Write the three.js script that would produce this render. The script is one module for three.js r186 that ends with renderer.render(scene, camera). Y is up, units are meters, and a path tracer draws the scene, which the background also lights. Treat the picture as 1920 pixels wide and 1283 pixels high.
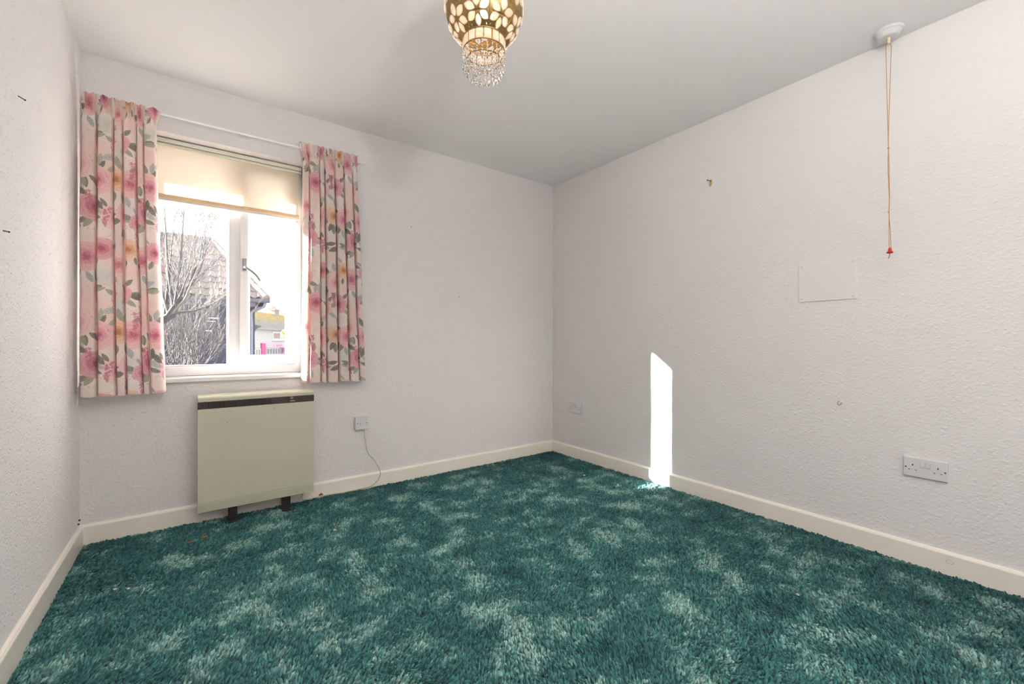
import * as THREE from 'three';
import { RoundedBoxGeometry } from 'three/addons/geometries/RoundedBoxGeometry.js';
import { ImprovedNoise } from 'three/addons/math/ImprovedNoise.js';
import { mergeGeometries } from 'three/addons/utils/BufferGeometryUtils.js';

// ---------- camera, sky, sun, exposure ----------
const scene = new THREE.Scene();
const camera = new THREE.PerspectiveCamera(77.23, 1920 / 1283, 0.05, 400);
camera.rotation.order = 'YXZ';
camera.position.set(0.459, 0.995, 2.925);
camera.rotation.set(0, -0.6341, 0.0024);
camera.setViewOffset(1920, 1283, 0, 2.6, 1920, 1283);       // lens shift
scene.background = new THREE.Color().setRGB(0.95, 0.98, 1.0); // thin bright overcast
scene.backgroundIntensity = 2.2;
const sun = new THREE.DirectionalLight(new THREE.Color().setRGB(1, 0.96, 0.91), 110);
sun.position.set(0.5 - 2.125 * 8, 0.74 * 8 + 1, -8);
sun.target.position.set(0.5, 1, 0);
sun.castShadow = true;
Object.assign(sun.shadow.camera, { left: -12, right: 12, top: 10, bottom: -8, near: 0.1, far: 60 });
sun.shadow.mapSize.set(2048, 2048);
scene.add(sun, sun.target);
const renderer = new THREE.WebGLRenderer({ antialias: true });
renderer.toneMapping = THREE.LinearToneMapping;
renderer.toneMappingExposure = 1.16;
renderer.shadowMap.enabled = true;

// ---------- helpers ----------
function rng(seed) { return () => { seed = (seed + 0x6d2b79f5) | 0; let t = Math.imul(seed ^ (seed >>> 15), 1 | seed); t = (t + Math.imul(t ^ (t >>> 7), 61 | t)) ^ t; return ((t ^ (t >>> 14)) >>> 0) / 4294967296; }; }
const noiser = new ImprovedNoise();
const noise = (x, y, z = 0) => noiser.noise(x + 17.3, y + 5.7, z + 3.1);
const lerp = (a, b, t) => a + (b - a) * t, clamp = (x, a = 0, b = 1) => Math.min(b, Math.max(a, x));
const smooth = (a, b, x) => { const t = clamp((x - a) / (b - a)); return t * t * (3 - 2 * t); };
const used = {};
function numbered(name) { const n = used[name] = (used[name] ?? -1) + 1; return n ? `${name}_${String(n).padStart(3, '0')}` : name; }
function tag(o, label, category, group) { o.userData.label = label; o.userData.category = category; if (group) o.userData.group = group; return o; }
function thing(name, label, category, at = [0, 0, 0], turn = 0, group) {
  const o = new THREE.Group(); o.name = numbered(name); o.position.set(...at); o.rotation.y = turn; scene.add(o);
  return tag(o, label, category, group);
}
function part(name, geometry, material, parent, at) {
  const m = new THREE.Mesh(Array.isArray(geometry) ? mergeGeometries(geometry.map((g) => g.index ? g.toNonIndexed() : g)) : geometry, material);
  m.name = parent === scene ? numbered(name) : name; m.castShadow = m.receiveShadow = true;
  if (at) m.position.set(...at);
  parent.add(m); return m;
}
function struct(name, geometry, material, at) { const m = part(name, geometry, material, scene, at); m.userData.kind = 'structure'; return m; }
function box(x0, x1, y0, y1, z0, z1) { // box between two corners, uv in metres
  const g = new THREE.BoxGeometry(x1 - x0, y1 - y0, z1 - z0).translate((x0 + x1) / 2, (y0 + y1) / 2, (z0 + z1) / 2);
  const p = g.attributes.position, n = g.attributes.normal, uv = g.attributes.uv;
  for (let i = 0; i < p.count; i++) {
    if (Math.abs(n.getX(i)) > 0.5) uv.setXY(i, p.getZ(i), p.getY(i)); else if (Math.abs(n.getY(i)) > 0.5) uv.setXY(i, p.getX(i), p.getZ(i)); else uv.setXY(i, p.getX(i), p.getY(i));
  }
  return g;
}
function rbox(x0, x1, y0, y1, z0, z1, r = 0.003, s = 2) { return new RoundedBoxGeometry(x1 - x0, y1 - y0, z1 - z0, s, Math.min(r, (x1 - x0) / 2.01, (y1 - y0) / 2.01, (z1 - z0) / 2.01)).translate((x0 + x1) / 2, (y0 + y1) / 2, (z0 + z1) / 2); }
function cyl(r0, r1, h, at, axis = 'y', seg = 20) { const g = new THREE.CylinderGeometry(r0, r1, h, seg); if (axis === 'z') g.rotateX(Math.PI / 2); if (axis === 'x') g.rotateZ(Math.PI / 2); return g.translate(...at); }
function tube(points, r, seg = 60, sides = 8) { return new THREE.TubeGeometry(new THREE.CatmullRomCurve3(points.map((p) => new THREE.Vector3(...p))), seg, r, sides, false); }
function rect(path, x0, x1, y0, y1) { path.moveTo(x0, y0); path.lineTo(x1, y0); path.lineTo(x1, y1); path.lineTo(x0, y1); path.closePath(); return path; }
function frameGeometry(outer, holes, z0, z1, bevel = 0.004) { // flat frame with openings, facing +z
  const s = rect(new THREE.Shape(), outer[0] + bevel, outer[1] - bevel, outer[2] + bevel, outer[3] - bevel);
  for (const h of holes) s.holes.push(rect(new THREE.Path(), h[0] - bevel, h[1] + bevel, h[2] - bevel, h[3] + bevel));
  return new THREE.ExtrudeGeometry(s, { depth: z1 - z0 - 2 * bevel, bevelEnabled: true, bevelThickness: bevel, bevelSize: bevel, bevelSegments: 2 }).translate(0, 0, z0 + bevel);
}
const lin = (r, g, b) => new THREE.Color().setRGB(r, g, b);
const std = (color, roughness = 0.6, more = {}) => new THREE.MeshStandardMaterial({ color: new THREE.Color(color), roughness, ...more });
const phys = (color, roughness, more = {}) => new THREE.MeshPhysicalMaterial({ color: new THREE.Color(color), roughness, ...more });
function dataTexture(n, f, repeat) {
  const d = new Uint8Array(n * n * 4);
  for (let i = 0; i < n * n; i++) { const v = clamp(f[i]) * 255; d[4 * i] = d[4 * i + 1] = d[4 * i + 2] = v; d[4 * i + 3] = 255; }
  const t = new THREE.DataTexture(d, n, n); t.wrapS = t.wrapT = THREE.RepeatWrapping; t.magFilter = t.minFilter = THREE.LinearFilter; t.repeat.set(repeat, repeat); t.needsUpdate = true; return t;
}
function splats(n, count, rMin, rMax, seed, sign = () => 1, stretch = 1) { // periodic field of soft blobs
  const f = new Float32Array(n * n).fill(0.5), R = rng(seed);
  for (let k = 0; k < count; k++) {
    const cx = R() * n, cy = R() * n, r = lerp(rMin, rMax, R() ** 2), a = sign(R) * (0.3 + 0.7 * R()), e = lerp(1, stretch, R());
    const rr = Math.ceil(r * e);
    for (let y = -rr; y <= rr; y++) for (let x = -rr; x <= rr; x++) {
      const d = (x * x / e / e + y * y * 1) / (r * r); if (d >= 1) continue;
      const i = ((Math.floor(cy) + y + n) % n) * n + ((Math.floor(cx) + x + n) % n); f[i] += a * 0.42 * (1 - d) ** 2;
    }
  }
  return f;
}

// ---------- materials of the room ----------
const W = 3.071, H = 2.4, REAR = 3.9;
const plaster = dataTexture(1024, splats(1024, 15000, 2, 8, 11, (R) => (R() < 0.62 ? 1 : -1), 1.6), 1 / 1.15);
const pitted = dataTexture(1024, splats(1024, 9000, 1.5, 6, 12, (R) => (R() < 0.3 ? 1 : -1), 1.4), 1 / 1.15);
const wallPaintShaded = std(lin(0.775, 0.748, 0.735), 0.75, { bumpMap: plaster, bumpScale: 0.0021 });  // the one wall paint, darkened: dimmer light of these walls put into the colour
const wallPaintPittedLit = std(lin(0.86, 0.84, 0.835), 0.75, { bumpMap: pitted, bumpScale: 0.006 });  // same wall paint made paler: brighter light on the left wall put into the colour
const ceilingPaint = std(lin(0.95, 0.93, 0.918), 0.8, { bumpMap: plaster, bumpScale: 0.0003 });
const creamGloss = phys(lin(0.9, 0.83, 0.75), 0.35, { clearcoat: 0.3, clearcoatRoughness: 0.25 });
const upvc = phys(lin(0.74, 0.74, 0.74), 0.3);
const paneGlass = phys('#ffffff', 0, { transmission: 1, thickness: 0, ior: 1.5 });
const whitePlastic = phys(lin(0.7, 0.69, 0.69), 0.35);
const agedPlastic = phys(lin(0.74, 0.7, 0.6), 0.4);
const darkHole = std(lin(0.03, 0.03, 0.03), 0.8);
const brass = std(lin(0.45, 0.3, 0.1), 0.35, { metalness: 0.9 });

// ---------- room shell ----------
const OP = { x0: 0.06, x1: 1.005, y0: 0.766, y1: 2.1 };
const OUT = -0.215;
{
  const s = rect(new THREE.Shape(), -0.12, W + 0.12, -0.16, H);
  s.holes.push(rect(new THREE.Path(), OP.x0, OP.x1, OP.y0, OP.y1));
  struct('wall_back', new THREE.ExtrudeGeometry(s, { depth: -OUT, bevelEnabled: false }).translate(0, 0, OUT), wallPaintShaded);
  struct('wall_left', box(-0.12, 0, -0.16, H, 0, REAR), wallPaintPittedLit);
  struct('wall_right', box(W, W + 0.12, -0.16, H, 0, REAR), wallPaintShaded);
  struct('ceiling', box(-0.12, W + 0.12, H, H + 0.12, OUT, REAR + 0.15), ceilingPaint);
  struct('floor', box(0, W, -0.16, -0.01, 0, REAR), std(lin(0.022, 0.07, 0.07), 0.95));
  const r = rect(new THREE.Shape(), -0.12, W + 0.12, -0.16, H);
  r.holes.push(rect(new THREE.Path(), 1.45, 2.25, 0.25, 2.15));
  struct('wall_rear', new THREE.ExtrudeGeometry(r, { depth: 0.15, bevelEnabled: false }).translate(0, 0, REAR), wallPaintShaded);
  struct('added_trim_1', box(-1.5, W + 1.2, 2.19, 2.4, -0.55, OUT), std(lin(0.5, 0.5, 0.48), 0.6)); // unseen eaves board, added over the window to cut the sun on the blind
}
// unseen doorway-sized window, added behind the camera to let in fill daylight
{
  const w = new THREE.Group(); w.name = 'window_2'; w.userData.kind = 'structure'; w.position.set(0, 0, REAR); scene.add(w);
  const g = frameGeometry([1.45, 2.25, 0.25, 2.15], [[1.52, 1.82, 0.32, 2.08], [1.88, 2.18, 0.32, 2.08]], 0.05, 0.11);
  part('frame', g, upvc, w);
  part('pane', box(1.52, 1.82, 0.32, 2.08, 0.077, 0.083), paneGlass, w);
  part('pane', box(1.88, 2.18, 0.32, 2.08, 0.077, 0.083), paneGlass, w);
}
// skirting boards
function skirting(name, length, at, turn) {
  const s = new THREE.Shape(); s.moveTo(0, -0.01); s.lineTo(0.016, -0.01); s.lineTo(0.016, 0.078); s.quadraticCurveTo(0.0155, 0.0845, 0.011, 0.086); s.lineTo(0.0105, 0.088); s.quadraticCurveTo(0.008, 0.0915, 0, 0.0915); s.closePath();
  const g = new THREE.ExtrudeGeometry(s, { depth: length, bevelEnabled: false, curveSegments: 6 });
  const m = struct(name, g, creamGloss, at); m.rotation.y = turn; return m;
}
skirting('baseboard_left', REAR, [0, 0, 0], 0);
skirting('baseboard_back', W, [W, 0, 0], -Math.PI / 2);
part('ring_stain', new THREE.TorusGeometry(0.011, 0.0012, 6, 28).scale(1, 0.75, 0.4).rotateY(Math.PI / 2).translate(0.0162, 0.052, REAR - 2.56), std(lin(0.6, 0.52, 0.46), 0.6), skirting('baseboard_right', REAR, [W, 0, REAR], Math.PI));
skirting('baseboard_rear', W, [0, 0, REAR], Math.PI / 2);

// ---------- window in view ----------
{
  const w = new THREE.Group(); w.name = 'window_1'; w.userData.kind = 'structure'; scene.add(w);
  part('frame', frameGeometry([OP.x0, OP.x1, 0.79, 2.1], [[0.115, 0.61, 0.842, 2.045], [0.668, 0.965, 0.846, 2.045]], -0.185, -0.125), upvc, w);
  part('bead', frameGeometry([0.108, 0.617, 0.835, 2.052], [[0.124, 0.602, 0.851, 2.036]], -0.16, -0.137, 0.003), upvc, w);
  part('pane', box(0.11, 0.615, 0.838, 2.05, -0.17, -0.164), paneGlass, w);
  const sash = part('sash', frameGeometry([0.664, 0.969, 0.842, 2.049], [[0.712, 0.923, 0.897, 1.998]], -0.182, -0.112, 0.006), upvc, w);
  part('pane', box(0.708, 0.928, 0.893, 2.002, -0.158, -0.152), paneGlass, sash);
  part('bead', frameGeometry([0.706, 0.929, 0.891, 2.004], [[0.719, 0.916, 0.904, 1.991]], -0.15, -0.126, 0.003), upvc, sash);
  const steel = std(lin(0.25, 0.245, 0.235), 0.4, { metalness: 0.5 });
  const lever = tube([[0.69, 1.432, -0.104], [0.69, 1.43, -0.085], [0.7, 1.424, -0.078], [0.72, 1.41, -0.076], [0.748, 1.385, -0.077], [0.768, 1.355, -0.08]], 0.0068, 30, 8);
  part('handle', [rbox(0.678, 0.702, 1.408, 1.486, -0.112, -0.101, 0.005), lever, cyl(0.01, 0.01, 0.014, [0.69, 1.432, -0.096], 'z'), cyl(0.005, 0.005, 0.004, [0.69, 1.47, -0.1], 'z')].map((g) => { g = g.index ? g.toNonIndexed() : g; return g; }), steel, sash);
  const s = new THREE.Shape(); // plan of the sill board with ears
  s.moveTo(OP.x0, 0.185); s.lineTo(OP.x1, 0.185); s.lineTo(OP.x1, -0.002); s.lineTo(OP.x1 + 0.04, -0.002); s.lineTo(OP.x1 + 0.04, -0.024); s.lineTo(0.02, -0.024); s.lineTo(0.02, -0.002); s.lineTo(OP.x0, -0.002); s.closePath();
  const g = new THREE.ExtrudeGeometry(s, { depth: 0.016, bevelEnabled: true, bevelSize: 0.003, bevelThickness: 0.004, bevelSegments: 2 }).rotateX(-Math.PI / 2).translate(0, 0.77, 0);
  part('window_sill', g, phys(lin(0.84, 0.83, 0.8), 0.16, { clearcoat: 1, clearcoatRoughness: 0.12 }), w);
}

// ---------- roller blind ----------
{
  const b = thing('roller_blind', 'cream roller blind pulled partly down behind the curtains at the window', 'blind', [0.53, 1.77, -0.095]);
  const fabric = phys(lin(0.84, 0.73, 0.6), 1, { transmission: 0.3, thickness: 0, side: THREE.DoubleSide });
  part('fabric', new THREE.PlaneGeometry(0.9, 0.3, 1, 1).translate(0, 0.155, 0), fabric, b);
  part('roller', cyl(0.016, 0.016, 0.92, [0, 0.3, -0.012], 'x'), fabric, b);
  part('cassette', [rbox(-0.465, 0.465, 0.304, 0.325, -0.03, 0.022, 0.004), rbox(-0.465, 0.465, 0.286, 0.3, -0.0, 0.012, 0.003)], std(lin(0.75, 0.75, 0.62), 0.5), b);
  part('hem_bar', rbox(-0.455, 0.455, 0.0, 0.024, -0.006, 0.009, 0.005), phys(lin(0.72, 0.52, 0.3), 0.7), b);
  part('pocket', rbox(-0.453, 0.453, -0.011, 0.002, -0.005, 0.006, 0.003), std(lin(0.7, 0.68, 0.64), 0.9), b);
}

// ---------- curtain rail and curtains ----------
{
  const r = thing('curtain_rail', 'thin white curtain rail across the top of the window', 'curtain rail', [0.66, 2.172, 0.04]);
  part('rail', rbox(-0.645, 0.7, -0.003, 0.0035, -0.005, 0.007, 0.0015), std(lin(0.95, 0.95, 0.94), 0.3), r);
  for (const x of [-0.6, 0.0, 0.66]) part('bracket', rbox(x - 0.008, x + 0.008, 0.0, 0.008, -0.04, 0.002, 0.002), whitePlastic, r);
}
function floralPrint() {
  const N = 1024, c = document.createElement('canvas'); c.width = c.height = N;
  const g = c.getContext('2d'), R = rng(77);
  g.fillStyle = '#ecdcd4'; g.fillRect(0, 0, N, N);
  const wrap = (x, y, f) => { for (const dx of [-N, 0, N]) for (const dy of [-N, 0, N]) { if (x + dx < -170 || x + dx > N + 170 || y + dy < -170 || y + dy > N + 170) continue; g.save(); g.translate(x + dx, y + dy); f(); g.restore(); } };
  const seeded = (f) => { const s = Math.floor(R() * 1e9); return () => f(rng(s)); };
  const wash = (x, y, r, color, a) => wrap(x, y, () => { const q = g.createRadialGradient(0, 0, r * 0.1, 0, 0, r); q.addColorStop(0, color); q.addColorStop(1, 'rgba(239,227,218,0)'); g.globalAlpha = a; g.fillStyle = q; g.fillRect(-r, -r, 2 * r, 2 * r); });
  const tones = { pink: ['#edc4c2', '#e3abb0', '#d58f9b', '#bd6c7f'], pale: ['#f0d2cc', '#e8bdba', '#dea2a6', '#c97f8a'], rose: ['#e3b0b4', '#d2909b', '#bd7484', '#a35a6d'], peach: ['#eccbb4', '#e2b091', '#cf9270', '#b07a58'] };
  const rose = (x, y, r, t, turn) => wrap(x, y, seeded((Q) => {
    g.rotate(turn);
    for (let ring = 0; ring < 4; ring++) {
      const n = [7, 6, 5, 3][ring], d = r * [0.58, 0.4, 0.24, 0.08][ring], pr = r * [0.46, 0.38, 0.28, 0.18][ring];
      for (let k = 0; k < n; k++) {
        const a = (k + Q() * 0.4) / n * 6.283 + ring;
        g.save(); g.rotate(a); g.translate(d, 0);
        const q = g.createRadialGradient(-pr * 0.5, 0, pr * 0.1, 0, 0, pr * 1.05);
        q.addColorStop(0, t[Math.min(3, ring + 1)]); q.addColorStop(0.75, t[ring > 1 ? ring - 1 : 0]); q.addColorStop(1, t[ring]);
        g.globalAlpha = 0.95; g.fillStyle = q; g.beginPath(); g.ellipse(0, 0, pr * 0.8, pr, 0, 0, 6.283); g.fill();
        g.globalAlpha = 0.35; g.strokeStyle = t[3]; g.lineWidth = 1.6; g.beginPath(); g.ellipse(0, 0, pr * 0.8, pr, 0, -1.1, 1.1); g.stroke(); g.restore();
      }
    }
    g.globalAlpha = 0.8; g.fillStyle = t[3]; for (let k = 0; k < 9; k++) { g.beginPath(); g.ellipse((Q() - 0.5) * r * 0.3, (Q() - 0.5) * r * 0.3, r * 0.05, r * 0.1, Q() * 3, 0, 6.283); g.fill(); }
  }));
  const leaf = (x, y, l, a, color, vein) => wrap(x, y, () => {
    g.rotate(a); g.globalAlpha = 0.9; g.fillStyle = color; g.beginPath(); g.moveTo(0, 0); g.quadraticCurveTo(l * 0.45, -l * 0.42, l, 0); g.quadraticCurveTo(l * 0.45, l * 0.38, 0, 0); g.fill();
    g.globalAlpha = 0.55; g.strokeStyle = vein; g.lineWidth = 2; g.stroke(); g.beginPath(); g.moveTo(-l * 0.15, 0); g.lineTo(l * 0.95, 0);
    for (let k = 1; k < 4; k++) { g.moveTo(l * 0.2 * k, 0); g.lineTo(l * (0.2 * k + 0.14), -l * 0.14); g.moveTo(l * 0.2 * k, 0); g.lineTo(l * (0.2 * k + 0.14), l * 0.13); } g.stroke();
  });
  for (let k = 0; k < 60; k++) wash(R() * N, R() * N, 90 + R() * 120, ['#ebbfb8', '#e6c6b0', '#c9cbc8', '#f8f2ec', '#e2b0b5'][k % 5], 0.5);
  for (let k = 0; k < 90; k++) { // sketchy grey sprigs
    const x = R() * N, y = R() * N, a = R() * 6.28, s = 12 + R() * 26;
    wrap(x, y, seeded((Q) => { g.rotate(a); g.globalAlpha = 0.5; g.strokeStyle = ['#8f8f82', '#a7a8a0', '#b99aa0'][k % 3]; g.lineWidth = 1.8; g.beginPath(); g.moveTo(0, 0); g.bezierCurveTo(s * 0.4, -s * 0.5, s * 0.8, s * 0.4, s * 1.3, 0); for (let j = 0; j < 3; j++) { g.moveTo(s * (0.4 + 0.3 * j), 0); g.lineTo(s * (0.5 + 0.3 * j), (Q() - 0.5) * s); } g.stroke(); }));
  }
  const spots = [[140, 130, 105, 'pink'], [420, 70, 80, 'rose'], [700, 170, 110, 'pale'], [930, 60, 75, 'peach'], [270, 350, 95, 'rose'], [560, 390, 100, 'pink'], [860, 360, 95, 'rose'], [80, 560, 110, 'pale'], [390, 640, 105, 'pink'], [690, 620, 85, 'peach'], [950, 640, 100, 'pink'], [190, 830, 100, 'rose'], [500, 880, 95, 'pale'], [790, 850, 105, 'pink'], [1000, 900, 70, 'rose']];
  for (const [x, y, r] of spots) for (let k = 0; k < 7; k++) {
    const a = R() * 6.283, d = r * (0.6 + 0.35 * R()), dark = R() < 0.5;
    leaf(x + Math.cos(a) * d, y + Math.sin(a) * d, r * (0.6 + 0.4 * R()), a + (R() - 0.5), dark ? ['#918c80', '#827d72', '#a09b92'][k % 3] : ['#b4b8b4', '#c2c4c0', '#a9a893'][k % 3], dark ? '#4c4a3e' : '#85867c');
  }
  for (const [x, y, r, t] of spots) rose(x, y, r * 0.98, tones[t], R() * 6);
  for (let k = 0; k < 16; k++) { // spikes of small deep pink florets
    const x = R() * N, y = R() * N, t = R() < 0.7 ? '#c57f8e' : '#cfa38c';
    wrap(x, y, seeded((Q) => { g.rotate((Q() - 0.5) * 0.5); for (let j = 0; j < 40; j++) { g.globalAlpha = 0.7; g.fillStyle = t; g.beginPath(); g.arc((Q() - 0.5) * 44 * (1 - j / 60), j * 3.2 - 60, 4 + Q() * 4, 0, 6.283); g.fill(); } }));
  }
  for (let k = 0; k < 260; k++) { const x = R() * N, y = R() * N; wrap(x, y, () => { g.globalAlpha = 0.5; g.fillStyle = ['#c98a92', '#9b978a', '#d9b08f', '#8d93a0'][k % 4]; g.beginPath(); g.ellipse(0, 0, 2 + k % 4, 3.5, k, 0, 6.283); g.fill(); }); }
  const t = new THREE.CanvasTexture(c); t.colorSpace = THREE.SRGBColorSpace; t.wrapS = t.wrapT = THREE.RepeatWrapping; t.repeat.set(1 / 0.74, 1 / 0.74); return t;
}
const print = floralPrint();
const curtainCloth = phys('#ffffff', 1, { map: print, transmission: 0.26, thickness: 0, side: THREE.DoubleSide });
function curtainGeometry({ top, bottom, yTop, yBottom, z, folds, depth, seed, flare, sweep, edge }) {
  const nu = 300, nv = 150, pos = [], uv = [], idx = [], R = rng(seed);
  const weights = Array.from({ length: folds }, () => 0.5 + R() * 1.15), amps = weights.map((w) => depth * (0.65 + 0.5 * R()) * Math.min(1.2, w * 0.6 + 0.45)), total = weights.reduce((a, b) => a + b), starts = [0];
  for (const w of weights) starts.push(starts.at(-1) + w / total);
  const at = (u, v) => {
    const y = lerp(yTop, yBottom, v), down = yTop - y, body = smooth(0.05, 0.12, down), full = smooth(0.06, 0.55, down);
    let k = 0; while (k < folds - 1 && u > starts[k + 1]) k++;
    const t = (u - starts[k]) / (starts[k + 1] - starts[k]), w = starts[k + 1] - starts[k];
    const wob = 0.35 * noise(u * 6, y * 2.2, seed) * full;
    const ph = 2 * Math.PI * (t + 0.08 * wob);
    const cs = -Math.cos(ph), bulge = Math.tanh(2.0 * (cs + 0.45)) / Math.tanh(2.9);
    const a = amps[k] * lerp(0.4, 1, full) * lerp(amps[k] ? 1 : 1, 1 + 0.25 * noise(k * 3.1, y * 1.7, seed), full);
    const x0 = lerp(top[0], bottom[0], v) + sweep * Math.sin(v * Math.PI), x1 = lerp(top[1], bottom[1], v ** 1.3);
    const wd = x1 - x0;
    let x = x0 + wd * u - body * wd * w * 0.17 * Math.sin(ph) + 0.004 * noise(u * 9, y * 3, seed + 2) * full;
    let zz = z + body * a * bulge; const turn = smooth(0.1, 0, edge < 0 ? u : 1 - u); zz = lerp(zz, 0.042, turn * Math.abs(edge));
    const gather = 1 - body, p2 = 2 * Math.PI * u * folds * 2.6 + 3 * noise(u * 7, 0.4, seed);
    const pinch = Math.exp(-(((down - 0.075) / 0.014) ** 2));
    zz += gather * 0.0065 * Math.sin(p2) - pinch * 0.005 + 0.006 * smooth(0.05, 0.0, down);
    x += gather * wd / folds / 2.6 * 0.1 * Math.sin(2 * p2);
    x += flare * smooth(0.8, 1, flare > 0 ? u : 1 - u) * smooth(0.085, 0.0, down);
    const hemWave = 0.004 * Math.sin(ph + 1) * smooth(0.8, 1, v) + 0.005 * noise(u * 5, 1, seed) * smooth(0.95, 1, v);
    return [x, y + hemWave + 0.004 * Math.sin(p2 * 0.5) * smooth(0.02, 0, down), zz];
  };
  const arc = [0]; let last = at(0, 0.55);
  for (let i = 1; i <= nu; i++) { const p = at(i / nu, 0.55); arc.push(arc.at(-1) + Math.hypot(p[0] - last[0], p[2] - last[2])); last = p; }
  for (let j = 0; j <= nv; j++) for (let i = 0; i <= nu; i++) { const v = (j / nv) ** 1.25, p = at(i / nu, v); pos.push(...p); uv.push(arc[i], lerp(yTop, yBottom, v)); }
  for (let j = 0; j < nv; j++) for (let i = 0; i < nu; i++) { const a = j * (nu + 1) + i, b = a + nu + 1; idx.push(a, b, a + 1, a + 1, b, b + 1); }
  const g = new THREE.BufferGeometry(); g.setAttribute('position', new THREE.Float32BufferAttribute(pos, 3)); g.setAttribute('uv', new THREE.Float32BufferAttribute(uv, 2)); g.setIndex(idx); g.computeVertexNormals(); return g;
}
tag(part('curtain', curtainGeometry({ top: [0.016, 0.288], bottom: [0.014, 0.33], yTop: 2.172, yBottom: 0.727, z: 0.085, folds: 6, depth: 0.04, seed: 5, flare: 0.018, sweep: -0.002, edge: 0.3 }), curtainCloth, scene), 'rose printed curtain drawn back at the left of the window, against the left wall', 'curtain', 'pair of floral window curtains');
tag(part('curtain', curtainGeometry({ top: [0.978, 1.3], bottom: [0.972, 1.355], yTop: 2.2, yBottom: 0.735, z: 0.066, folds: 7, depth: 0.033, seed: 9, flare: -0.02, sweep: 0.004, edge: -0.5 }), curtainCloth, scene), 'rose printed curtain drawn back at the right of the window, above the white cable outlet', 'curtain', 'pair of floral window curtains');

// ---------- storage heater ----------
{
  const h = thing('storage_heater', 'pale sage green storage heater with a dark vent strip under the window', 'heater', [0.743, 0, 0.04]);
  const enamel = phys(lin(0.54, 0.53, 0.41), 0.42), brown = phys(lin(0.045, 0.03, 0.025), 0.45);
  const s = new THREE.Shape(); // side profile: z forward, y up
  s.moveTo(0, 0.09); s.lineTo(0.105, 0.09); s.lineTo(0.112, 0.096); s.lineTo(0.112, 0.63); s.lineTo(0.1, 0.632); s.lineTo(0.1, 0.668); s.lineTo(0.112, 0.67); s.lineTo(0.112, 0.682); s.quadraticCurveTo(0.111, 0.69, 0.1, 0.692); s.lineTo(0, 0.694); s.closePath();
  const g = new THREE.ExtrudeGeometry(s, { depth: 0.555, bevelEnabled: true, bevelSize: 0.004, bevelThickness: 0.004, bevelSegments: 3, curveSegments: 8 }).rotateY(-Math.PI / 2).translate(0.2775, 0, 0);
  part('body', g, enamel, h);
  part('front_panel', rbox(-0.2815, 0.2815, 0.137, 0.6295, 0.108, 0.118, 0.003), enamel, h);
  part('bottom_flange', rbox(-0.2805, 0.2805, 0.088, 0.134, 0.107, 0.1165, 0.002), phys(lin(0.45, 0.46, 0.34), 0.45), h);
  const strip = part('vent_strip', rbox(-0.2815, 0.2815, 0.6305, 0.6685, 0.098, 0.1185, 0.002), brown, h);
  for (let k = 0; k < 30; k++) part('grille_slot', rbox(-0.236 + k * 0.0098, -0.2314 + k * 0.0098, 0.6335, 0.6655, 0.1165, 0.119, 0.0008, 1), k % 2 ? darkHole : darkHole, strip);
  for (let k = 0; k < 31; k++) part('grille_bar', rbox(-0.2408 + k * 0.0098, -0.2368 + k * 0.0098, 0.6325, 0.6665, 0.117, 0.1225, 0.001, 1), brown, strip);
  part('control_knob', [cyl(0.007, 0.008, 0.012, [0.16, 0.659, 0.124], 'z'), rbox(0.1585, 0.1615, 0.652, 0.666, 0.128, 0.134, 0.001)], brass, h).userData.label = 'brass control knob';
  part('badge', rbox(0.152, 0.178, 0.6395, 0.6435, 0.118, 0.1195, 0.0006, 1), phys(lin(0.55, 0.6, 0.68), 0.3), h);
  part('cover_seam', rbox(0.2395, 0.2405, 0.632, 0.667, 0.118, 0.1188, 0.0003, 1), darkHole, h);
  for (const [x, y] of [[-0.152, 0.553], [0.072, 0.605]]) part('screw', cyl(0.003, 0.003, 0.003, [x, y, 0.1185], 'z', 10), std(lin(0.2, 0.19, 0.15), 0.5, { metalness: 0.5 }), h);
  for (const x of [-0.123, 0.141]) part('foot', [rbox(x - 0.021, x + 0.021, 0.002, 0.1, 0.03, 0.084, 0.003), rbox(x - 0.023, x + 0.023, -0.006, 0.006, 0.02, 0.09, 0.003)], std(lin(0.022, 0.012, 0.014), 0.5), h);
}
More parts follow.
